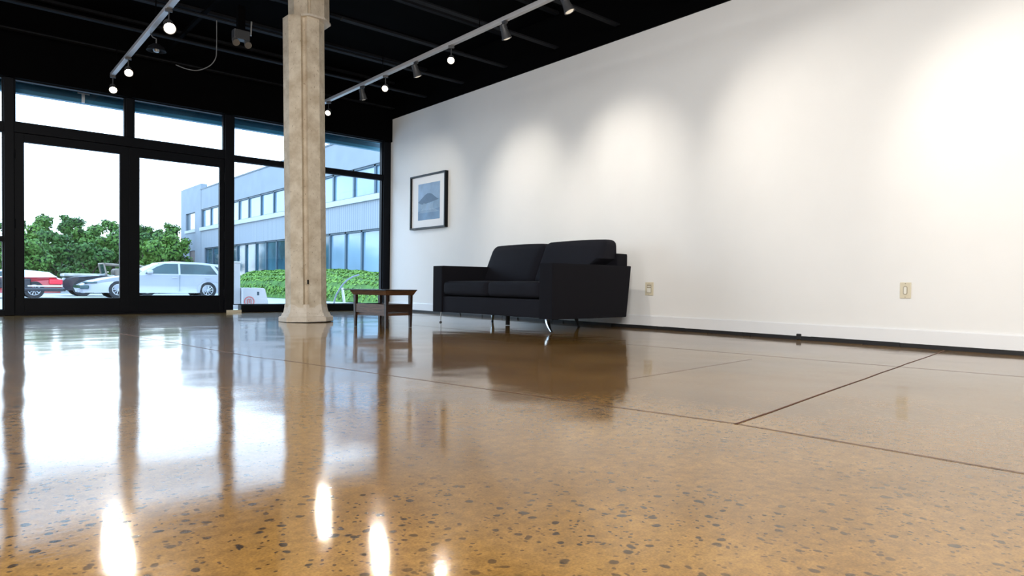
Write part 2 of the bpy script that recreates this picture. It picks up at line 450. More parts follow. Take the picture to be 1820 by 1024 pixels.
def door(n, x0, x1, gx0, gx1, gz0, gz1, hinge):
    bm = B()
    box(bm, x0, gx0, D-.035, D+.02, .0225, 1.985, .002); box(bm, gx1, x1, D-.035, D+.02, .0225, 1.985, .002)
    box(bm, gx0, gx1, D-.035, D+.02, .0225, gz0, .002); box(bm, gx0, gx1, D-.035, D+.02, gz1, 1.985, .002)
    d = struct('door_%d' % n, bm, M['black_frame'])
    obj('pane', pane(B(), gx0, gx1, gz0, gz1, D-.01), M['glass'], d)
    for zz in (.25, 1.0, 1.75):
        hx = x0+.004 if hinge == 'l' else x1-.004
        obj('hinge', tube(B(), [(hx, D-.045, zz-.05), (hx, D-.045, zz+.05)], .007, 8), M['black_frame'], d, True)
door(1, .5925, 1.6938, .681, 1.594, .19, 1.892, 'l')
door(2, 1.6942, 2.7795, 1.802, 2.722, .222, 1.878, 'r')

# canopy edge just outside the glass
bm = B(); box(bm, XL, W+3, D+.34, D+.42, 2.50, 2.84)
cn = struct('trim_13', bm, M['canopy'])
bm = B(); box(bm, XL, W+3, D+.325, D+.34, 2.545, 2.60); obj('canopy_rib', bm, M['canopy_dark'], cn)
bm = B(); box(bm, XL, W+3, D+.325, D+.34, 2.655, 2.672); obj('canopy_edge', bm, M['canopy_light'], cn)
bm = B(); box(bm, XL, W+3, D+.12, D+.42, 2.80, 2.86); obj('soffit', bm, M['canopy_dark'], cn)
bm = B(); box(bm, 1.26, 1.29, D+.30, D+.33, 2.50, 2.62); box(bm, 1.22, 1.34, D+.31, D+.33, 2.6, 2.66)
obj('canopy_bracket', bm, M['plastic_white'], cn)

# ------------------------------------------------------------------ column
CX, CY = 2.862, 6.62
def octa(ap, notch=0., rot=0.):
    R = ap/math.cos(PI/8); pts = []
    for k in range(8):
        a = PI/8 + k*PI/4 + rot
        if notch and k % 2 == 1:
            a2 = notch*.62/R
            pts += [(R*.985*math.cos(a-a2), R*.985*math.sin(a-a2)), ((R-notch)*math.cos(a-a2*.5), (R-notch)*math.sin(a-a2*.5)),
                    ((R-notch)*math.cos(a+a2*.5), (R-notch)*math.sin(a+a2*.5)), (R*.985*math.cos(a+a2), R*.985*math.sin(a+a2))]
        else: pts.append((R*math.cos(a), R*math.sin(a)))
    return pts
col = thing('concrete_column', 'weathered beige octagonal concrete column with a moulded base, in front of the storefront', 'column', (CX, CY, 0))
bm = B(); prism(bm, octa(.192, .05), 'z', .15, 3.08)
obj('shaft', bm, M['concrete'], col)
bm = B()
prof = [(.246, 0), (.250, .008), (.250, .046), (.244, .056), (.228, .060), (.224, .072), (.218, .088), (.216, .092), (.208, .095), (.206, .104), (.201, .125), (.196, .150), (.1935, .18)]
rings = []
for ap, z in prof: rings.append([bm.verts.new((x, y, z)) for x, y in octa(ap)])
for a, b in zip(rings[:-1], rings[1:]):
    for k in range(8): bm.faces.new((a[k], a[(k+1) % 8], b[(k+1) % 8], b[k]))
bm.faces.new(rings[0][::-1]); bm.faces.new(rings[-1])
obj('base', bm, M['concrete_base'], col)
bm = B()
ox, oy = .045, -.03
c8 = [(x*.95+ox, y*.95+oy) for x, y in octa(.2, .03)]
prism(bm, c8, 'z', 3.08, HC)
obj('capital', bm, M['concrete'], col)
bm = B(); prism(bm, [(x*1.0+ox, y*1.0+oy) for x, y in octa(.2)], 'z', 3.065, 3.085); obj('capital_moulding', bm, M['concrete_base'], col)
ax = Vector((.7598, -.65, 0)); lean_q = Matrix.Rotation(-.0155, 4, Vector((.65, .7598, 0)))
col.rotation_euler = lean_q.to_euler()
# small dark tie hole in the facing flute
a = PI/8+5*PI/4; hx, hy = .205*math.cos(a+.10), .205*math.sin(a+.10)
bm = B(); box(bm, hx-.012, hx+.002, hy-.014, hy+.006, .385, .43, .004); obj('tie_hole', bm, M['hole'], col)
bm = B(); prism(bm, octa(.252), 'z', 0.0005, .006); obj('base_gap', bm, M['hole'], col)

# ------------------------------------------------------------------ sofa
SF = thing('loveseat_sofa', 'charcoal two-seat sofa on chrome legs standing against the white wall', 'sofa', (4.48, 5.02, 0))
def S(bm):   # sofa parts are modelled in room coordinates
    bmesh.ops.translate(bm, vec=(-4.48, -5.02, 0), verts=bm.verts); return bm
XF = 3.965
def arm(y0, y1):
    def sh(x, y, z):
        t = (x-XF)/1.0
        return (x + max(0, t)*.06*((z-.11)/.49), y, z + t*.004)
    return S(pillow(B(), XF, 4.952, y0, y1, .112, .600, k=26, n=9, shear=sh))
obj('armrest', arm(4.103, 4.270), M['sofa'], SF, True)
obj('armrest', arm(5.762, 5.930), M['sofa'], SF, True)
obj('seat_base', S(pillow(B(), XF+.012, 4.94, 4.262, 5.770, .115, .283, k=14, n=7)), M['sofa_front'], SF, True)
obj('seat_cushion', S(pillow(B(), XF+.004, 4.72, 4.276, 5.014, .292, .440, k=3.6, n=11, puff=.008)), M['sofa_front'], SF, True)
obj('seat_cushion', S(pillow(B(), XF+.004, 4.72, 5.020, 5.756, .292, .440, k=3.6, n=11, puff=.008)), M['sofa_front'], SF, True)
def lf(x): return .46-.52*max(0, min(1, (x-4.535)/.36))
def lean(x, y, z): return (x + (z-.45)*lf(x), y, z)
def leanR(x, y, z):
    k = max(0, min(1, (.62-z)/.08)) if y < 4.275 else 0     # squeezed by the arm below its top
    return (x + (z-.45)*lf(x), max(y, 4.272) if k > 0 else y, z)
obj('back_cushion', S(pillow(B(), 4.535, 4.90, 4.165, 4.985, .43, .846, k=7., n=12, shear=leanR, puff=.012)), M['sofa_front'], SF, True)
obj('back_cushion', S(pillow(B(), 4.525, 4.90, 4.995, 5.838, .43, .838, k=6., n=12, shear=lean, puff=.012)), M['sofa_front'], SF, True)
obj('backrest', S(pillow(B(), 4.83, 4.985, 4.125, 5.91, .113, .722, k=9, n=7)), M['sofa'], SF, True)
def blade_leg(x, y, dx, dy):
    bm = B(); n = 8; L = []
    for i in range(n+1):
        t = i/n; z = .122*(1-t)+.004
        k = t**2.2
        px, py = x + dx*k, y + dy*k
        w = .015*(1-t)+.009; d = .006
        L.append([bm.verts.new((px+a*w-b*0, py+b*w*.5, z)) for a, b in ((-1, -1), (1, -1), (1, 1), (-1, 1))])
    for a, b in zip(L[:-1], L[1:]):
        for k in range(4): bm.faces.new((a[k], a[(k+1) % 4], b[(k+1) % 4], b[k]))
    bm.faces.new(L[0]); bm.faces.new(L[-1][::-1])
    return S(bm)
def foot(x, y): return S(lathe(B(), [(0, 0), (.014, 0), (.014, .008), (.008, .012), (0, .012)], 12, Matrix.Translation((x, y, 0.0005))))
for x, y, dx, dy in ((3.995, 4.19, -.025, -.085), (4.80, 4.62, .02, -.02), (4.62, 5.72, .02, .03)):
    lg = obj('leg', blade_leg(x, y, dx, dy), M['rubber' if y == 4.62 else 'chrome'], SF, True)
    obj('foot', foot(x+dx, y+dy), M['rubber'], lg, True)
lg = obj('leg', S(tube(B(), [(4.015, 5.845, .12), (4.015, 5.85, .010)], .006, 10)), M['chrome'], SF, True)
obj('foot', foot(4.015, 5.85), M['rubber'], lg, True)
lg = obj('leg', S(tube(B(), [(4.33, 5.12, .12), (4.33, 5.12, .004)], .022, 12)), M['rubber'], SF, True)

# ------------------------------------------------------------------ coffee table
TA = math.atan2(5.676-5.30, 2.935-3.297)        # direction right leg -> left leg
TX, TY = 3.116, 5.488
tb = thing('coffee_table', 'small dark walnut side table with a lower shelf between the column and the sofa', 'table', (TX, TY, 0), TA+PI/4)
# rectangle through the left and right legs, its near corner on the sight line past the window jamb
Lg, Rg, Ct = Vector((2.935, 5.676)), Vector((3.297, 5.30)), Vector((3.116, 5.488))
dn = Vector((2.912, 5.073)).normalized(); rad = (Lg-Rg).length/2
bq = Ct.dot(dn); tq = bq - math.sqrt(bq*bq - (Ct.dot(Ct)-rad*rad)); Ng = dn*tq
tb.rotation_euler = (0, 0, math.atan2((Lg-Ng).y, (Lg-Ng).x))      # local x: near corner -> left leg
hx, hy = (Lg-Ng).length/2, (Rg-Ng).length/2
for sx, sy in ((1, 1), (1, -1), (-1, 1), (-1, -1)):
    bm = B(); w0, w1 = .015, .011
    cx, cy = sx*hx, sy*hy
    hexa(bm, [(cx-w1, cy-w1, 0.001), (cx+w1, cy-w1, 0.001), (cx+w1, cy+w1, 0.001), (cx-w1, cy+w1, 0.001),
              (cx-w0, cy-w0, .30), (cx+w0, cy-w0, .30), (cx+w0, cy+w0, .30), (cx-w0, cy+w0, .30)])
    obj('leg', bm, M['wood_dark'], tb)
bm = B(); e0, e1 = .018, .040
hexa(bm, [(-hx-e0, -hy-e0, .298), (hx+e0, -hy-e0, .298), (hx+e0, hy+e0, .298), (-hx-e0, hy+e0, .298), (-hx-e1, -hy-e1, .341), (hx+e1, -hy-e1, .341), (hx+e1, hy+e1, .341), (-hx-e1, hy+e1, .341)])
obj('apron', bm, M['wood_face'], tb)
bm = B(); box(bm, -hx-.045, hx+.13, -hy-.045, hy+.05, .341, .350, .003)
obj('tabletop', bm, M['tabletop'], tb)
for s_ in (-1, 1):
    obj('shelf_rail', boxb(-hx+.012, hx-.012, s_*hy-.008, s_*hy+.008, .135, .215), M['wood_face'], tb)
    obj('shelf_rail', boxb(s_*hx-.008, s_*hx+.008, -hy+.012, hy-.012, .148, .215), M['wood_dark'], tb)
bm = B()
for i in range(4):
    y = -hy+.010+i*(2*hy-.02)/4; box(bm, -hx+.010, hx-.010, y+.002, y+(2*hy-.02)/4-.002, .112, .1345)
obj('shelf', bm, M['wood_face'], tb)

# ------------------------------------------------------------------ framed picture
PY0, PY1, PZ0, PZ1 = 7.452, 8.338, 1.186, 1.950
pc = thing('framed_picture', 'black framed blue mountain print with white mat on the wall left of the sofa', 'picture', (W, (PY0+PY1)/2, (PZ0+PZ1)/2))
def Pm(bm): bmesh.ops.translate(bm, vec=(-W, -(PY0+PY1)/2, -(PZ0+PZ1)/2), verts=bm.verts); return bm
bm = B(); t = .022
box(bm, W-.055, W-.001, PY0, PY0+t, PZ0, PZ1); box(bm, W-.055, W-.001, PY1-t, PY1, PZ0, PZ1)
box(bm, W-.055, W-.001, PY0+t, PY1-t, PZ0, PZ0+t); box(bm, W-.055, W-.001, PY0+t, PY1-t, PZ1-t, PZ1)
obj('frame', Pm(bm), M['pic_frame'], pc)
obj('mat', Pm(boxb(W-.030, W-.004, PY0+t, PY1-t, PZ0+t, PZ1-t)), M['mat_board'], pc)
iy0, iy1, iz0, iz1 = 7.605, 8.150, 1.312, 1.825
pr_ = obj('print', Pm(boxb(W-.032, W-.030, iy0, iy1, iz0, iz1)), M['print_sky'], pc)
def flat(poly, x): # poly in (u from left 0..1, v from bottom 0..1); left of the picture is +y
    bm = B(); v = [bm.verts.new((x, iy1-u*(iy1-iy0), iz0+w*(iz1-iz0))) for u, w in poly]; bm.faces.new(v); return Pm(bm)
obj('mist', flat([(0, .0), (1, .0), (1, .55), (0, .52)], W-.0325), M['print_mist'], pr_, fix=False)
hill = [(0, .50), (.10, .555), (.22, .625), (.34, .69), (.44, .72), (.56, .715), (.66, .685), (.76, .62), (.88, .555), (.97, .525), (.80, .50), (.5, .455), (.15, .43)]
obj('mountain', flat(hill, W-.033), M['print_hill'], pr_, fix=False)
obj('shore', flat([(0, 0), (1, 0), (1, .30), (.6, .26), (.3, .275), (0, .24)], W-.033), M['print_low'], pr_, fix=False)
bm = B()
for i in range(13):
    u = .14+i*.045+random.uniform(-.008, .008); z1 = .45+random.uniform(-.03, .02); z0 = .27+random.uniform(-.03, .05)
    y = iy1-u*(iy1-iy0); box(bm, W-.0338, W-.0334, y-.0035, y+.0035, iz0+z0*(iz1-iz0), iz0+z1*(iz1-iz0))
for k in range(7):
    z = iz0+(.20+k*.016)*(iz1-iz0); box(bm, W-.0338, W-.0334, iy0+.02+k*.02, iy1-.03-k*.012, z, z+.003)
obj('reeds', Pm(bm), M['print_line'], pr_)

# ------------------------------------------------------------------ wall plates
def plate(yc, zc, w, h_, kind, label):
    t = thing('wall_plate', label, 'switch plate', (W, yc, zc))
    bm = B(); box(bm, -.008, -.0005, -w/2, w/2, -h_/2, h_/2, .003); obj('cover', bm, M['plate'], t)
    if kind == 'rocker':
        bm = B(); box(bm, -.0095, -.007, -w*.27, w*.27, -h_*.33, h_*.33, .001); obj('insert', bm, M['plate_dark'], t)
        bm = B(); box(bm, -.013, -.009, -w*.22, w*.22, -h_*.28, h_*.05, .001); obj('rocker', bm, M['plate_light'], t)
        bm = B(); box(bm, -.0115, -.009, -w*.20, w*.20, h_*.14, h_*.20, .001); obj('indicator', bm, M['plate_light'], t)
    else:
        n = 20; sw, sh = w*.20, h_*.20
        def oval(a, b, s): return [(a*math.cos(q), b+s*math.sin(q)) if False else (a*math.cos(q), math.copysign(b, math.sin(q))+a*math.sin(q)) for q in [2*PI*(k+.5)/n for k in range(n)]]
        bm = B(); prism(bm, oval(sw, sh*.75, 1), 'x', -.0095, -.007); obj('opening', bm, M['plate_dark'], t)
        bm = B(); prism(bm, oval(sw*.62, sh*.72, 1), 'x', -.0125, -.009); obj('toggle', bm, M['plate_light'], t)
    for s in (-1, 1):
        bm = B(); lathe(bm, [(.004, 0), (.004, .0015), (0, .002)], 10, Matrix.Translation((-.008, 0, s*h_*.42)) @ Matrix.Rotation(-PI/2, 4, 'Y'))
        obj('screw', bm, M['plate_dark'], t)
plate(4.039, .388, .098, .128, 'rocker', 'almond rocker switch plate low on the wall just right of the sofa')
plate(1.778, .405, .073, .114, 'toggle', 'almond plate with one oval switch low on the bare wall far right of the sofa')

# ------------------------------------------------------------------ track lights
ZK = 2.70
XR, XT = 3.697, 1.453
def track(x, y0, y1, label):
    t = thing('track_rail', label, 'light track', (x, y1, ZK))
    bm = B(); box(bm, -.022, .022, y0-y1, 0, -.018, .018, .003); obj('rail', bm, M['rail'], t)
    bm = B(); box(bm, -.024, .024, -.004, .035, -.02, .02, .003); obj('end_cap', bm, M['can'], t)
    y = y1-.25
    while y > y0:
        bm = B(); tube(bm, [(0, y-y1, .018), (0, y-y1, 3.02-ZK)], .005, 6); obj('hanger', bm, M['black'], t); y -= 1.744
    return t
track(XR, -2.5, 8.56, 'long grey light track hung parallel to the white wall')
track(XT, -2.5, 8.62, 'grey light track hung above the double doors, left of the column')

def head_proto(lens):
    """spot head hanging from a rail; local +x is the beam's horizontal direction"""
    t = bpy.data.objects.new('track_spotlight', None); COL.objects.link(t); t.empty_display_size = .1
    return t
def make_head(x, y, rz, tilt, lit, label, power, drop=.105, size=1., cone=70, col=(1., .91, .80), blend=1., can_tilt=None):
    t = thing('track_spotlight', label, 'spotlight', (x, y, ZK-.018), rz, 'spotlights on the ceiling tracks')
    bm = B(); box(bm, -.012, .012, -.028, .028, -.022, 0, .002); obj('adapter', bm, M['can'], t)
    bm = B(); tube(bm, [(0, 0, -.02), (0, 0, -drop+.02)], .005, 8); obj('stem', bm, M['can'], t, True)
    # can: axis along the beam. tilt = angle below horizontal
    d = Vector((math.cos(tilt), 0, -math.sin(tilt)))
    dc = Vector((math.cos(can_tilt), 0, -math.sin(can_tilt))) if can_tilt else d
    q = dc.to_track_quat('Z', 'Y').to_matrix().to_4x4()
    mt = Matrix.Translation((0, 0, -drop-.01)) @ q
    s = size
    bm = B(); lathe(bm, [(0, -.055*s), (.020*s, -.055*s), (.026*s, -.05*s), (.028*s, -.012*s), (.031*s, .0), (.040*s, .05*s), (.043*s, .055*s), (.043*s, .062*s), (.038*s, .062*s), (.036*s, .05*s), (0, .045*s)], 22, mt)
    can = obj('housing', bm, M['can'], t, True)
    bm = B(); lathe(bm, [(.036*s, .053*s), (.030*s, .062*s), (.018*s, .067*s), (0, .069*s)], 22, mt)
    obj('lens', bm, M['lens'] if lit else M['lens_off'], t, True)
    bm = B()
    for k in range(3): lathe(bm, [(.0285*s, -.045*s+k*.012*s), (.031*s, -.045*s+k*.012*s), (.031*s, -.04*s+k*.012*s), (.0285*s, -.04*s+k*.012*s)], 18, mt)
    obj('cooling_ring', bm, M['can'], can, True)
    if power:
        l = bpy.data.lights.new('spot_beam', 'SPOT'); l.energy = power; l.spot_size = math.radians(cone); l.spot_blend = blend
        l.color = col; l.shadow_soft_size = .03
        o = bpy.data.objects.new('spot_beam', l); COL.objects.link(o)
        R = Matrix.Rotation(rz, 4, 'Z')
        dw = R @ d; p = Vector((x, y, ZK-.018-drop-.01)) + (R @ dc)*.085
        o.location = p; o.rotation_euler = dw.to_track_quat('-Z', 'Y').to_euler()
    return t
def aim(x, y, tx, ty, tz, drop=.105):
    dz = (ZK-.028-drop)-tz; dx, dy = tx-x, ty-y
    return math.atan2(dy, dx), math.atan2(dz, math.hypot(dx, dy))
# heads that face the viewer's side of the room
for y, lb in ((7.915, 'glowing spotlight on the right track just beside the column'),
              (6.50, 'glowing spotlight, middle of the three lit ones on the right track'),
              (5.26, 'glowing spotlight on the right track nearest the viewer')):
    rz, tl = aim(XR, y, 1.6, y-2.6, .2); make_head(XR, y, rz, tl, True, lb, 60, drop=.115, size=.85)
for y, lb in ((8.60, 'glowing spotlight at the far end of the left track above the doors'),
              (7.787, 'glowing spotlight second from the far end of the left track'),
              (6.18, 'large glowing spotlight on the left track nearest the viewer')):
    rz, tl = aim(XT, y, 1.1, y-3.2, .2); make_head(XT, y, rz, tl, True, lb, 60, drop=.125, size=1.0 if y > 6.5 else 1.2)
# heads turned to the white wall
for y, ty, tz, pw, lb in ((7.03, 7.9, 1.55, 48, 'dark spotlight turned to the picture, first past the column on the right track'),
                     (5.885, 5.85, 1.40, 78, 'dark spotlight turned to the wall above the sofa, between two glowing ones'),
                     (4.465, 4.36, 1.40, 85, 'dark cone spotlight turned to the wall, right of the nearest glowing one'),
                     (3.715, 2.33, 1.40, 92, 'dark spotlight at the top of the picture, farthest right on the track'),
                     (1.6, 1.05, 1.40, 75, 'dark spotlight turned to the right end of the white wall'),
                     (.3, -.5, 1.40, 75, 'dark spotlight on the right track near the viewer')):
    rz, tl = aim(XR, y, W, ty, tz); make_head(XR, y, rz, tl, False, lb, pw, drop=.075, can_tilt=1.15, cone=68, blend=1., size=1.05)
t = thing('track_spotlight', 'unlit dome spotlight hanging from the left track between two glowing ones', 'spotlight', (XT+.06, 6.883, ZK-.02), 0, 'spotlights on the ceiling tracks')
obj('stem', tube(B(), [(-.05, 0, -.002), (-.03, 0, -.03), (0, 0, -.04), (0, 0, -.10)], .006, 8), M['can'], t, True)
obj('housing', lathe(B(), [(0, -.085), (.03, -.09), (.065, -.115), (.085, -.15), (.08, -.152), (.05, -.135), (0, -.12)], 24), M['joist'], t, True)
obj('lens', lathe(B(), [(.03, -.14), (.022, -.16), (0, -.168)], 16), M['metal_glint'], t, True)

# emergency light unit hanging between the joists, and a loose cable
em = thing('ceiling_fixture', 'small dark twin-head fixture hanging under the black ceiling left of the column', 'light fixture', (2.232, 6.753, 2.80))
obj('mount', boxb(-.035, .035, -.03, .03, .02, .30, .004), M['black'], em)
obj('box', boxb(-.075, .075, -.045, .045, -.03, .06, .006), M['can'], em)
for sx in (-.06, .055):
    obj('lamp', lathe(B(), [(0, -.03), (.028, -.03), (.034, .03), (.03, .03), (0, .022)], 16, Matrix.Translation((sx, -.03, -.06)) @ Matrix.Rotation(2.3, 4, 'X')), M['metal_glint'], em, True)
obj('bracket', tube(B(), [(.08, -.05, .02), (.085, -.05, .16)], .008, 8), M['metal_glint'], em, True)
pts = []
cpts = [(2.10, 7.07, 3.02), (2.10, 7.07, 2.75), (2.09, 7.07, 2.64), (2.04, 7.09, 2.56), (1.94, 7.12, 2.50), (1.84, 7.15, 2.50), (1.74, 7.18, 2.53)]
for i in range(len(cpts)-1):
    p0, p1, p2, p3 = [Vector(cpts[max(0, min(len(cpts)-1, j))]) for j in (i-1, i, i+1, i+2)]
    for k in range(6):
        u = k/6; pts.append(.5*((2*p1)+(p2-p0)*u+(2*p0-5*p1+4*p2-p3)*u*u+(3*p1-p0-3*p2+p3)*u**3))
cb = obj('hanging_cable', tube(B(), pts, .0045, 6), M['cable'], None, True)
tag(cb, 'thin grey cable hanging in a loose curve from the black ceiling', 'cable')

# ------------------------------------------------------------------ outside
GZ = -.30
struct('ground', boxb(-70, 60, D+.1, 130, GZ-.2, GZ), M['asphalt'])
struct('trim_14', boxb(XL-1, W+4, D+.06, D+1.6, GZ, -.02), M['asphalt'])     # step outside the doors

# white post, barrier and bent metal rack
p = thing('white_post', 'white square post outside the window just right of the double doors', 'post', (3.607, 11.1, GZ))
obj('shaft', boxb(-.055, .055, -.055, .055, 0, 1.0, .008), M['plastic_white'], p)
obj('cap', boxb(-.062, .062, -.062, .062, 1.0, 1.03, .01), M['plastic_white'], p)
p = thing('road_barrier', 'low white plastic barrier with a red ring mark outside the window beside the white post', 'barrier', (3.90, 11.1, GZ))
bm = B(); prism(bm, [(-.225, 0), (.265, 0), (.25, .26), (.19, .34), (.13, .59), (.10, .605), (-.225, .605)], 'y', -.14, .14); obj('body', bm, M['plastic_white'], p)
bm = B(); mt = Matrix.Translation((-.125, -.142, .385)) @ Matrix.Rotation(PI/2, 4, 'X')
lathe(bm, [(.070, 0), (.082, 0), (.082, .004), (.070, .004), (.070, 0)], 28, mt); obj('ring_mark', bm, M['plastic_red'], p)
bm = B()
tube(bm, [(-.155, -.146, .345), (-.155, -.146, .41), (-.14, -.146, .425), (-.125, -.146, .41), (-.125, -.146, .36)], .005, 6)
tube(bm, [(-.125, -.146, .41), (-.11, -.146, .425), (-.095, -.146, .41), (-.095, -.146, .345)], .005, 6); obj('emblem', bm, M['plastic_red'], p)
obj('slot', boxb(0., .035, -.143, -.13, .485, .545, .004), M['dark_slot'], p)
rk = thing('bicycle_rack', 'bent shiny metal rack outside the window behind the small table', 'bicycle rack', (5.45, 11.0, GZ))
obj('hoop', tube(B(), [(-.19, 0, 0), (-.18, 0, .38), (-.14, 0, .50), (-.07, 0, .61), (.0, 0, .70), (.08, 0, .77), (.18, 0, .825), (.30, 0, .86)], .015, 10), M['rack_metal'], rk, True)
obj('brace', tube(B(), [(-.04, -.03, .62), (.05, -.03, .0)], .022, 10), M['plastic_white'], rk, True)

# vehicles ------------------------------------------------------------
def wheel(parent, x, y, r, side):
    mt = Matrix.Translation((x, y, r)) @ Matrix.Rotation(PI/2*side, 4, 'X')
    w = obj('wheel', lathe(B(), [(r*.62, -.10), (r*.95, -.10), (r, -.07), (r, .07), (r*.95, .10), (r*.66, .10), (r*.64, .07), (0, .05)], 28, mt), M['tyre'], parent, True)
    bm = B(); lathe(bm, [(r*.63, .075), (r*.63, .095), (r*.56, .095), (r*.56, .075), (r*.63, .075)], 24, mt)
    lathe(bm, [(0, .09), (r*.14, .088), (r*.14, .06)], 12, mt)
    for k in range(10):
        a = 2*PI*k/10; p0 = mt @ Vector((r*.12*math.cos(a), r*.12*math.sin(a), .08)); p1 = mt @ Vector((r*.58*math.cos(a), r*.58*math.sin(a), .08)); tube(bm, [p0, p1], .018, 5)
    obj('rim', bm, M['rim'], w, True)
def car_body(outline, wd, wheels, r, parent, m, name='body'):
    """side outline (x,z) from rear-bottom over the top to front-bottom, wheel arches cut along the bottom"""
    zb = outline[0][1]
    poly = list(outline)
    for cx in wheels:      # along the bottom, from front (small x) to rear
        R = r*1.12
        a0 = math.asin(min(1, (r-zb)/R))
        for k in range(13):
            a = PI + a0 - (PI+2*a0)*k/12 if False else (PI + a0) - (PI + 2*a0)*k/12
            poly.append((cx+R*math.cos(a), r+R*math.sin(a)))
    bm = B(); L = max(p[0] for p in outline); xm = L/2
    secs = [(-1, .95), (-.86, 1.), (0, 1.), (.86, 1.), (1, .95)]
    rings = []
    zmid = .55
    for s, k in secs:
        ring = []
        for x, z in poly:
            tx = (x-xm)/xm
            y = s*wd/2*(1-.16*abs(tx)**5)
            z2 = zb+(z-zb)*(k if z > zmid else 1)
            ring.append(bm.verts.new((xm+(x-xm)*(k*.5+.5), y, z2)))
        rings.append(ring)
    n = len(poly)
    for a, b in zip(rings[:-1], rings[1:]):
        for i in range(n): bm.faces.new((a[i], a[(i+1) % n], b[(i+1) % n], b[i]))
    f0 = bm.faces.new(rings[0][::-1]); f1 = bm.faces.new(rings[-1])
    bmesh.ops.triangulate(bm, faces=[f0, f1])
    return obj(name, bm, m, parent, True)
def cabin(pts, wd, parent, m, z0, z1, kt=.78, name='cabin'):
    bm = B(); rings = []
    def wy(z): return wd/2*(.93-(.93-kt)*(z-z0)/(z1-z0))
    n = len(pts)
    for s in (-1, -.8, .8, 1):
        rings.append([bm.verts.new((x, s*wy(z), z - (.02 if abs(s) == 1 and z > z1-.1 else 0))) for x, z in pts])
    for a, b in zip(rings[:-1], rings[1:]):
        for i in range(n): bm.faces.new((a[i], a[(i+1) % n], b[(i+1) % n], b[i]))
    bm.faces.new(rings[0][::-1]); bm.faces.new(rings[-1])
    return obj(name, bm, m, parent, True), wy
def side_glass(poly, wy, parent, name='side_window'):
    for s in (-1, 1):
        bm = B(); a = [bm.verts.new((x, s*(wy(z)+.012), z)) for x, z in poly]; b = [bm.verts.new((x, s*(wy(z)-.01), z)) for x, z in poly]
        n = len(poly); bm.faces.new(a); bm.faces.new(b[::-1])
        for i in range(n): bm.faces.new((a[i], a[(i+1) % n], b[(i+1) % n], b[i]))
        obj(name, bm, M['car_glass'], parent)

# white wagon
wg = thing('white_wagon', 'white station wagon parked side-on outside the double doors, facing left', 'car', (3.87, 30.0, GZ))
out = [(5.50, .22), (5.55, .55), (5.52, .92), (5.40, .98), (4.0, .985), (2.25, .97), (1.75, .93), (1.0, .82), (.42, .68), (.08, .52), (.0, .36), (.05, .22)]
car_body(out, 1.82, (1.24, 4.47), .34, wg, M['paint_white'])
cp = [(5.42, .95), (5.16, 1.34), (4.95, 1.42), (4.2, 1.48), (3.2, 1.49), (2.80, 1.45), (2.45, 1.30), (1.85, .93)]
_, wy = cabin(cp, 1.82, wg, M['paint_white'], .95, 1.49)
side_glass([(2.16, .985), (3.36, .985), (3.36, 1.395), (2.88, 1.385), (2.58, 1.26)], wy, wg)
side_glass([(3.44, .985), (4.86, .985), (4.60, 1.36), (4.1, 1.395), (3.44, 1.395)], wy, wg)
side_glass([(5.0, .985), (5.24, .985), (5.10, 1.22), (4.76, 1.345)], wy, wg, 'quarter_window')
bm = B(); v = [bm.verts.new(p) for p in ((1.93, -.70, 1.0), (1.93, .70, 1.0), (2.74, .60, 1.435), (2.74, -.60, 1.435))]; bm.faces.new(v); obj('windshield', bm, M['car_glass'], wg)
for x in (1.24, 4.47):
    wheel(wg, x, -.80, .34, 1); wheel(wg, x, .80, .34, -1)
for s in (-1, 1):
    mr = obj('mirror', pillow(B(), 2.20, 2.40, s*1.0-.11, s*1.0+.11, .98, 1.12, k=3, n=5), M['paint_white'], wg, True)
    obj('mirror_glass', boxb(2.395, 2.405, s*1.0-.08, s*1.0+.08, 1.0, 1.10), M['car_glass'], mr)
for x in (3.1, 4.35): obj('door_handle', boxb(x, x+.2, -.935, -.90, .83, .855, .005), M['rim'], wg)
obj('headlight', pillow(B(), .10, .55, -.86, -.60, .57, .63, k=3, n=4), M['car_glass'], wg, True)
obj('bumper_vent', boxb(-.01, .28, -.88, .80, .36, .50, .03), M['car_glass'], wg)
bm = B(); box(bm, 3.39, 3.40, -.925, -.90, .30, .95); obj('door_seam', bm, M['dark_slot'], wg)

# low red car, tail to the right
rd = thing('red_sports_car', 'low red sports car with white soft top parked at far left beyond the doors', 'car', (-.75, 30.2, GZ))
out = [(4.08, .20), (4.14, .42), (4.08, .72), (3.86, .80), (2.9, .78), (1.6, .76), (1.0, .70), (.4, .58), (.05, .44), (.0, .2)]
car_body(out, 1.75, (.85, 3.25), .31, rd, M['paint_red'])
_, wyr = cabin([(3.95, .78), (3.72, .96), (3.0, 1.03), (2.2, 1.02), (1.45, .74)], 1.75, rd, M['soft_top'], .76, 1.03, .8)
side_glass([(1.8, .79), (2.9, .79), (2.8, .96), (2.25, .96)], wyr, rd)
for x in (.85, 3.25): wheel(rd, x, -.77, .31, 1); wheel(rd, x, .77, .31, -1)
obj('tail_light', boxb(3.70, 4.10, -.88, -.70, .52, .70, .03), M['lamp_red'], rd)
obj('bumper', boxb(2.75, 4.16, -.9, .9, .26, .40, .04), M['paint_black'], rd)
obj('side_panel', boxb(1.5, 3.15, -.905, -.86, .38, .72, .03), M['paint_black'], rd)
obj('trim_strip', boxb(3.05, 4.1, -.91, -.87, .43, .48, .01), M['soft_top'], rd)

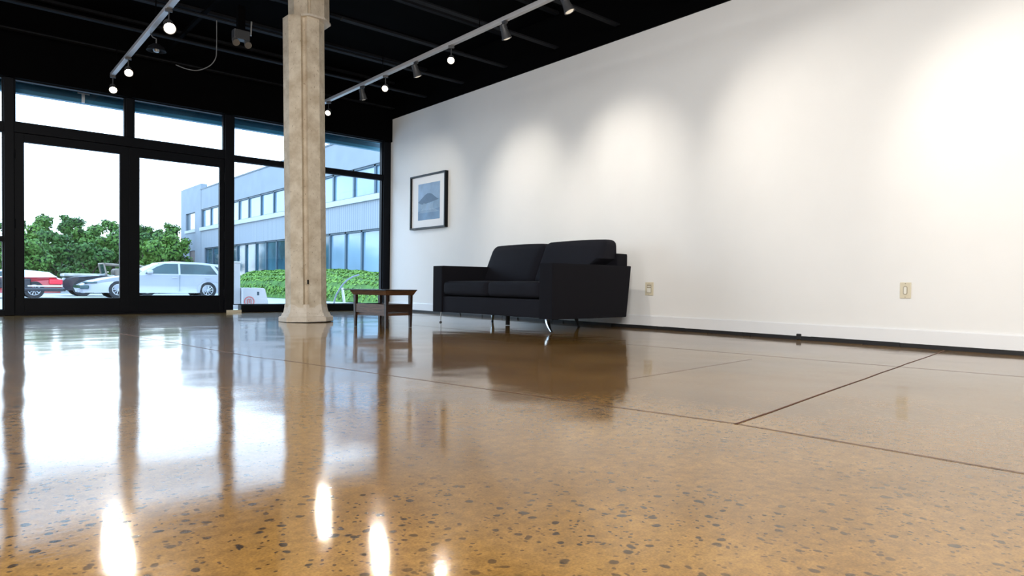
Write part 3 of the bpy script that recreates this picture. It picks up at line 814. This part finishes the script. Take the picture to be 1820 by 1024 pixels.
# dark open vintage car behind the wagon's nose
vt = thing('vintage_car', 'dark open vintage car with a silver hood and tan folded top, behind the white wagon', 'car', (3.75, 34.0, GZ))
out = [(3.9, .25), (3.95, .8), (3.6, .92), (1.9, .93), (1.5, .92), (.6, .86), (.12, .78), (.0, .62), (.02, .25)]
car_body(out, 1.7, (.75, 3.2), .36, vt, M['paint_black'])
obj('hood', pillow(B(), .10, 1.75, -.62, .62, .82, .97, k=3.2, n=6), M['paint_silver'], vt, True)
for x in (.75, 3.2): wheel(vt, x, -.76, .36, 1); wheel(vt, x, .76, .36, -1)
for s in (-1, 1): obj('headlight', lathe(B(), [(0, -.03), (.09, -.02), (.10, .03), (0, .05)], 16, Matrix.Translation((-.03, s*.62, .62)) @ Matrix.Rotation(-PI/2, 4, 'Y')), M['lamp_clear'], vt, True)
obj('grille', boxb(-.03, .02, -.4, .4, .36, .70, .02), M['rim'], vt)
obj('bumper', boxb(-.10, -.02, -.8, .8, .30, .38, .02), M['rim'], vt)
bm = B()
tube(bm, [(1.65, -.66, .93), (1.55, -.62, 1.42), (1.55, .62, 1.42), (1.65, .66, .93)], .035, 8)
obj('windshield_frame', bm, M['tan'], vt, True)
bm = B(); v = [bm.verts.new(q) for q in ((1.65, -.64, .95), (1.65, .64, .95), (1.56, .6, 1.4), (1.56, -.6, 1.4))]; bm.faces.new(v); obj('windshield', bm, M['car_glass'], vt)
bm = B(); tube(bm, [(1.6, -.62, 1.40), (2.3, -.64, 1.36), (2.95, -.62, 1.36), (3.25, -.6, 1.2), (3.1, -.6, .9)], .045, 8); obj('roll_bar', bm, M['tan'], vt, True)
bm = B(); tube(bm, [(1.6, .62, 1.40), (2.3, .64, 1.36), (2.95, .62, 1.36), (3.25, .6, 1.2), (3.1, .6, .9)], .045, 8)
obj('roll_bar', bm, M['tan'], vt, True)
obj('seat', pillow(B(), 2.0, 2.35, -.6, .6, .8, 1.22, k=3, n=5), M['tan'], vt, True)
obj('folded_top', pillow(B(), 2.85, 3.3, -.66, .66, .95, 1.38, k=2.4, n=5), M['tan'], vt, True)
obj('spare_wheel', lathe(B(), [(0, -.07), (.2, -.08), (.27, -.05), (.28, 0), (.27, .05), (.2, .08), (0, .07)], 24, Matrix.Translation((2.5, -.5, 1.28)) @ Matrix.Rotation(PI/2, 4, 'X')), M['bark'], vt, True)

# office building ------------------------------------------------------
BX = 14.0
ob = thing('office_building', 'pale two-storey concrete office building with long window bands across the parking lot', 'building', (BX, 35, GZ))
def Bm(bm): bmesh.ops.translate(bm, vec=(-BX, -35, -GZ), verts=bm.verts); return bm
obj('wall', Bm(boxb(BX+.3, BX+14, 12, 55.6, GZ, 6.85)), M['facade'], ob)
bm = B(); box(bm, BX, BX+.4, 12, 50.6, 5.52, 6.92); obj('parapet', Bm(bm), M['facade'], ob)
bm = B(); box(bm, BX-.03, BX+.45, 12, 50.7, 6.92, 7.0); obj('coping', Bm(bm), M['facade_frame'], ob)
bm = B(); box(bm, BX, BX+.4, 12, 50.6, 2.76, 3.98); obj('spandrel', Bm(bm), M['facade_rib'], ob)
bm = B(); box(bm, BX-.10, BX+.4, 12, 50.6, 3.98, 4.22); obj('sill', Bm(bm), M['facade_sill'], ob)
bm = B(); box(bm, BX, BX+.4, 12, 50.6, GZ, .25); obj('plinth', Bm(bm), M['facade'], ob)
# solid end bay with one small window and a door
bm = B()
box(bm, BX-.02, BX+.4, 54.35, 55.7, GZ, 7.36); box(bm, BX-.02, BX+.4, 50.5, 51.95, GZ, 7.36)
box(bm, BX-.02, BX+.4, 51.95, 54.35, 5.45, 7.36); box(bm, BX-.02, BX+.4, 51.95, 54.35, GZ+2.95, 4.18)
box(bm, BX-.02, BX+.4, 53.4, 54.35, GZ, 2.66); box(bm, BX+.2, BX+.35, 51.8, 53.4, GZ, .5)
obj('end_bay', Bm(bm), M['facade'], ob)
obj('sill', Bm(boxb(BX-.08, BX+.1, 51.8, 54.5, 3.98, 4.18)), M['facade_sill'], ob)
obj('door', Bm(boxb(BX+.05, BX+.2, 51.95, 53.4, GZ, 2.65)), M['brown_door'], ob)
w = obj('window', Bm(boxb(BX+.10, BX+.2, 51.95, 54.35, 4.18, 5.45)), M['facade_frame'], ob)
obj('pane', Bm(boxb(BX+.08, BX+.1, 52.05, 53.45, 4.24, 5.4)), M['facade_glass_up'], w)
def bay(y0, y1, z0, z1, gm):
    bm = B(); t = .07
    box(bm, BX+.06, BX+.22, y0, y0+t, z0, z1); box(bm, BX+.06, BX+.22, y1-t, y1, z0, z1); box(bm, BX+.06, BX+.22, y0, y1, z1-.08, z1); box(bm, BX+.06, BX+.22, y0, y1, z0, z0+.06)
    w = obj('window', Bm(bm), M['facade_frame'], ob)
    obj('pane', Bm(boxb(BX+.14, BX+.18, y0+t, y1-t, z0+.06, z1-.08)), gm, w)
y = 50.5; k = 0
while y > 13:
    wdt = (1.95, 1.75, 2.05)[k % 3]
    bay(y-wdt, y, 4.22, 5.52, M['facade_glass_up']); y -= wdt; k += 1
y = 49.7; k = 0
obj('lower_pier', Bm(boxb(BX, BX+.4, 49.7, 50.6, .25, 2.76)), M['facade'], ob)
while y > 13:
    wdt = (1.65, 1.55, 1.75)[k % 3]
    bay(y-wdt, y, .25, 2.76, M['facade_glass_low'] if y > 31 else M['facade_glass_up']); y -= wdt; k += 1

# foliage ---------------------------------------------------------------
def leaves(bm, blobs, n, size, rnd, shell=(.78, 1.06)):
    tot = sum(b[3]*b[4] for b in blobs)
    for cx, cy, cz, rx, rz_ in blobs:
        for _ in range(int(n*rx*rz_/tot)):
            u = rnd.uniform(-.95, 1); a = rnd.uniform(0, 2*PI)
            s = math.sqrt(max(0, 1-u*u)); q = rnd.uniform(*shell)
            d = Vector((s*math.cos(a), s*math.sin(a), u))
            p = Vector((cx+d.x*rx*q, cy+d.y*rx*q, cz+d.z*rz_*q))
            if p.z < .05: continue
            nn = (d + Vector((rnd.uniform(-.8, .8), rnd.uniform(-.8, .8), rnd.uniform(-.4, .9)))).normalized()
            t = nn.orthogonal().normalized(); t = Matrix.Rotation(rnd.uniform(0, 2*PI), 3, nn) @ t; b2 = nn.cross(t)
            w = size*rnd.uniform(.6, 1.3)
            v = [bm.verts.new(p + t*w*i + b2*w*.55*j) for i, j in ((-1, 0), (0, -1), (1, 0), (0, 1))]
            bm.faces.new(v)
    return bm
def tree(px_x, y, h_, r, cols, label, seed, n=5200):
    rnd = random.Random(seed); x = px_x
    t = thing('leafy_tree', label, 'tree', (x, y, GZ), 0, 'trees beyond the parking lot')
    bm = B(); tube(bm, [(0, 0, 0), (.05, 0, h_*.3), (-.05, .05, h_*.75)], .13, 8, True, .05)
    for k in range(4):
        a = k*1.7+rnd.random(); tube(bm, [(0, 0, h_*.3), (r*.5*math.cos(a), r*.5*math.sin(a), h_*.6)], .05, 6, True, .02)
    obj('trunk', bm, M['bark'], t, True)
    blobs = []
    for k in range(30):
        f = (k+.5)/30; a = rnd.uniform(0, 2*PI); q = math.sqrt(rnd.random())*r*.78*(1-.55*max(0, f-.35))
        br = r*rnd.uniform(.20, .36); zc = h_*(.06+.90*f)
        blobs.append((q*math.cos(a), q*math.sin(a)*.85, min(zc, h_-br*.7), br, br*.8))
    bm = B()
    for b in blobs:
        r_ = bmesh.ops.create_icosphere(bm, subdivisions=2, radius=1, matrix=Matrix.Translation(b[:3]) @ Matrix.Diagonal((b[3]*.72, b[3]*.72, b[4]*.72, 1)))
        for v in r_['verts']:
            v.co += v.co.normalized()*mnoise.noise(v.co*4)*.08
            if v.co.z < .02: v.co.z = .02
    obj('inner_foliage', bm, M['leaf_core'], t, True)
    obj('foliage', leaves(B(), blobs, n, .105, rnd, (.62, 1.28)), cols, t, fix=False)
LA = leaf_mat('leaf_mid_green', (.030, .082, .014), (.11, .225, .038))
LB = leaf_mat('leaf_dark_green', (.020, .060, .014), (.075, .165, .032))
LC = leaf_mat('leaf_light_green', (.040, .11, .016), (.14, .26, .04))
def xat(px, Y):      # world x seen at picture column px, at distance Y
    d = fv + rv*((px-910)/FPX); return d.x/d.y*Y
for i, (px, y, h_, c, lb) in enumerate((
    (-32, 52.3, 4.4, LA, 'leafy tree at the extreme left edge, past the door frame'),
    (20, 56, 4.9, LB, 'tall tree mostly hidden behind the left stile of the left door'),
    (75, 52.3, 4.85, LA, 'mid-green tree at the left of the left door pane above the red car'),
    (128, 56, 5.35, LB, 'tallest tree, in the middle of the left door pane'),
    (184, 52.3, 4.85, LA, 'tree at the right of the left door pane above the vintage car'),
    (52, 48.3, 3.9, LC, 'lighter green tree in front, at the left of the left door pane'),
    (148, 48.3, 4.0, LA, 'rounded tree below the tallest one in the left door pane'),
    (238, 48.3, 4.25, LB, 'dark tree beside the meeting stiles of the two doors'),
    (270, 56, 4.8, LA, 'farther tree in the middle of the right door pane above the white wagon'),
    (298, 52, 4.85, LA, 'tall tree just left of the office building corner'),
    (100, 44.4, 3.35, LB, 'dark shrubby tree between the red car and the vintage car'),
    (196, 44.4, 3.4, LA, 'shrubby tree behind the windshield of the vintage car'),
    (311, 44.4, 3.5, LC, 'pale green bushy tree touching the corner of the office building'),
    (46, 40.8, 2.6, LA, 'low bush directly behind the red car'),
    (158, 40.8, 2.6, LB, 'low dark bush behind the hood of the vintage car'),
    (256, 40.8, 2.9, LC, 'low pale green bush behind the windshield of the white wagon'))):
    r = 1.2 if px > 290 else 1.3
    tree(xat(px, y), y, h_, r, c, lb, 100+i)

hd = thing('ivy_bank', 'bright green ivy hedge along the foot of the office building', 'hedge', (12.4, 28, GZ))
bm = B()
NY, NX = 60, 8; grid = []
rnd = random.Random(5)
for i in range(NY+1):
    row = []
    for j in range(NX+1):
        y = -13+22*i/NY; x = -1.1+2.2*j/NX
        prof_ = math.sin(PI*min(1, j/NX*.80))**.5
        top = 1.28 if y > -2 else 1.28-.32*min(1, (-2-y)/6)
        end = min(1, (9.0-y)/1.2+.08) if y > 7.8 else 1
        z = top*prof_*max(.05, end)**.5 + .06*mnoise.noise(Vector((x*1.5, y*1.2, 0)))
        row.append(bm.verts.new((x, y, max(.0, z))))
    grid.append(row)
for i in range(NY):
    for j in range(NX): bm.faces.new((grid[i][j], grid[i+1][j], grid[i+1][j+1], grid[i][j+1]))
bm.normal_update()
lv = B()
for f in list(bm.faces):
    for _ in range(34):
        ws = [rnd.random() for _ in f.verts]; s = sum(ws); p = sum((v.co*w_ for v, w_ in zip(f.verts, ws)), Vector())/s
        nn = (f.normal*(1 if f.normal.z > 0 else -1) + Vector((rnd.uniform(-.8, .8), rnd.uniform(-.8, .8), rnd.uniform(-.3, .7)))).normalized()
        t = nn.orthogonal().normalized(); t = Matrix.Rotation(rnd.uniform(0, 6.28), 3, nn) @ t; b2 = nn.cross(t); w_ = rnd.uniform(.035, .075)
        p = p + nn*.03
        lv.faces.new([lv.verts.new(p+t*w_*a_+b2*w_*.7*b_) for a_, b_ in ((-1, 0), (0, -1), (1, 0), (0, 1))])
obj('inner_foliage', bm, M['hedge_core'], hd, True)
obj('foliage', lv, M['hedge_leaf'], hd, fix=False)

# ------------------------------------------------------------------ light
wd = bpy.data.worlds.new('overcast_sky'); scn.world = wd; wd.use_nodes = True
nt = wd.node_tree; bg = nt.nodes['Background']
tc = nt.nodes.new('ShaderNodeTexCoord'); sp = nt.nodes.new('ShaderNodeSeparateXYZ'); nt.links.new(tc.outputs['Generated'], sp.inputs['Vector'])
rp = nt.nodes.new('ShaderNodeValToRGB'); rp.color_ramp.elements[0].position = 0.; rp.color_ramp.elements[1].position = .4
rp.color_ramp.elements[0].color = (.74, .88, 1., 1); rp.color_ramp.elements[1].color = (.47, .70, 1., 1)
nt.links.new(sp.outputs['Z'], rp.inputs['Fac']); nt.links.new(rp.outputs['Color'], bg.inputs['Color'])
bg.inputs['Strength'].default_value = 4.8

def area(name, loc, target, sx, sy, power, col):
    l = bpy.data.lights.new(name, 'AREA'); l.shape = 'RECTANGLE'; l.size = sx; l.size_y = sy; l.energy = power; l.color = col
    o = bpy.data.objects.new(name, l); COL.objects.link(o); o.location = loc
    o.rotation_euler = (Vector(target)-Vector(loc)).to_track_quat('-Z', 'Y').to_euler()
area('fill_light', (-1.5, -1.5, 2.75), (4.9, 2.6, .4), 2.5, 2.5, 600, (1., .97, .93))  # added soft fill behind the viewer for wall and floor, no real fitting
area('fill_light_left', (-3.2, 4.2, 3.0), (4.6, 5.0, .6), 2., 2., 90, (.97, .97, 1.))  # second added fill, out of view at the left, brightens column and wall

# ------------------------------------------------------------------ view
scn.view_settings.view_transform = 'Standard'
scn.view_settings.look = 'None'
scn.view_settings.exposure = 0.
scn.cycles.use_denoising = True
scn.cycles.max_bounces = 10; scn.cycles.diffuse_bounces = 4; scn.cycles.glossy_bounces = 5; scn.cycles.transparent_max_bounces = 12
scn.cycles.sample_clamp_indirect = 6.
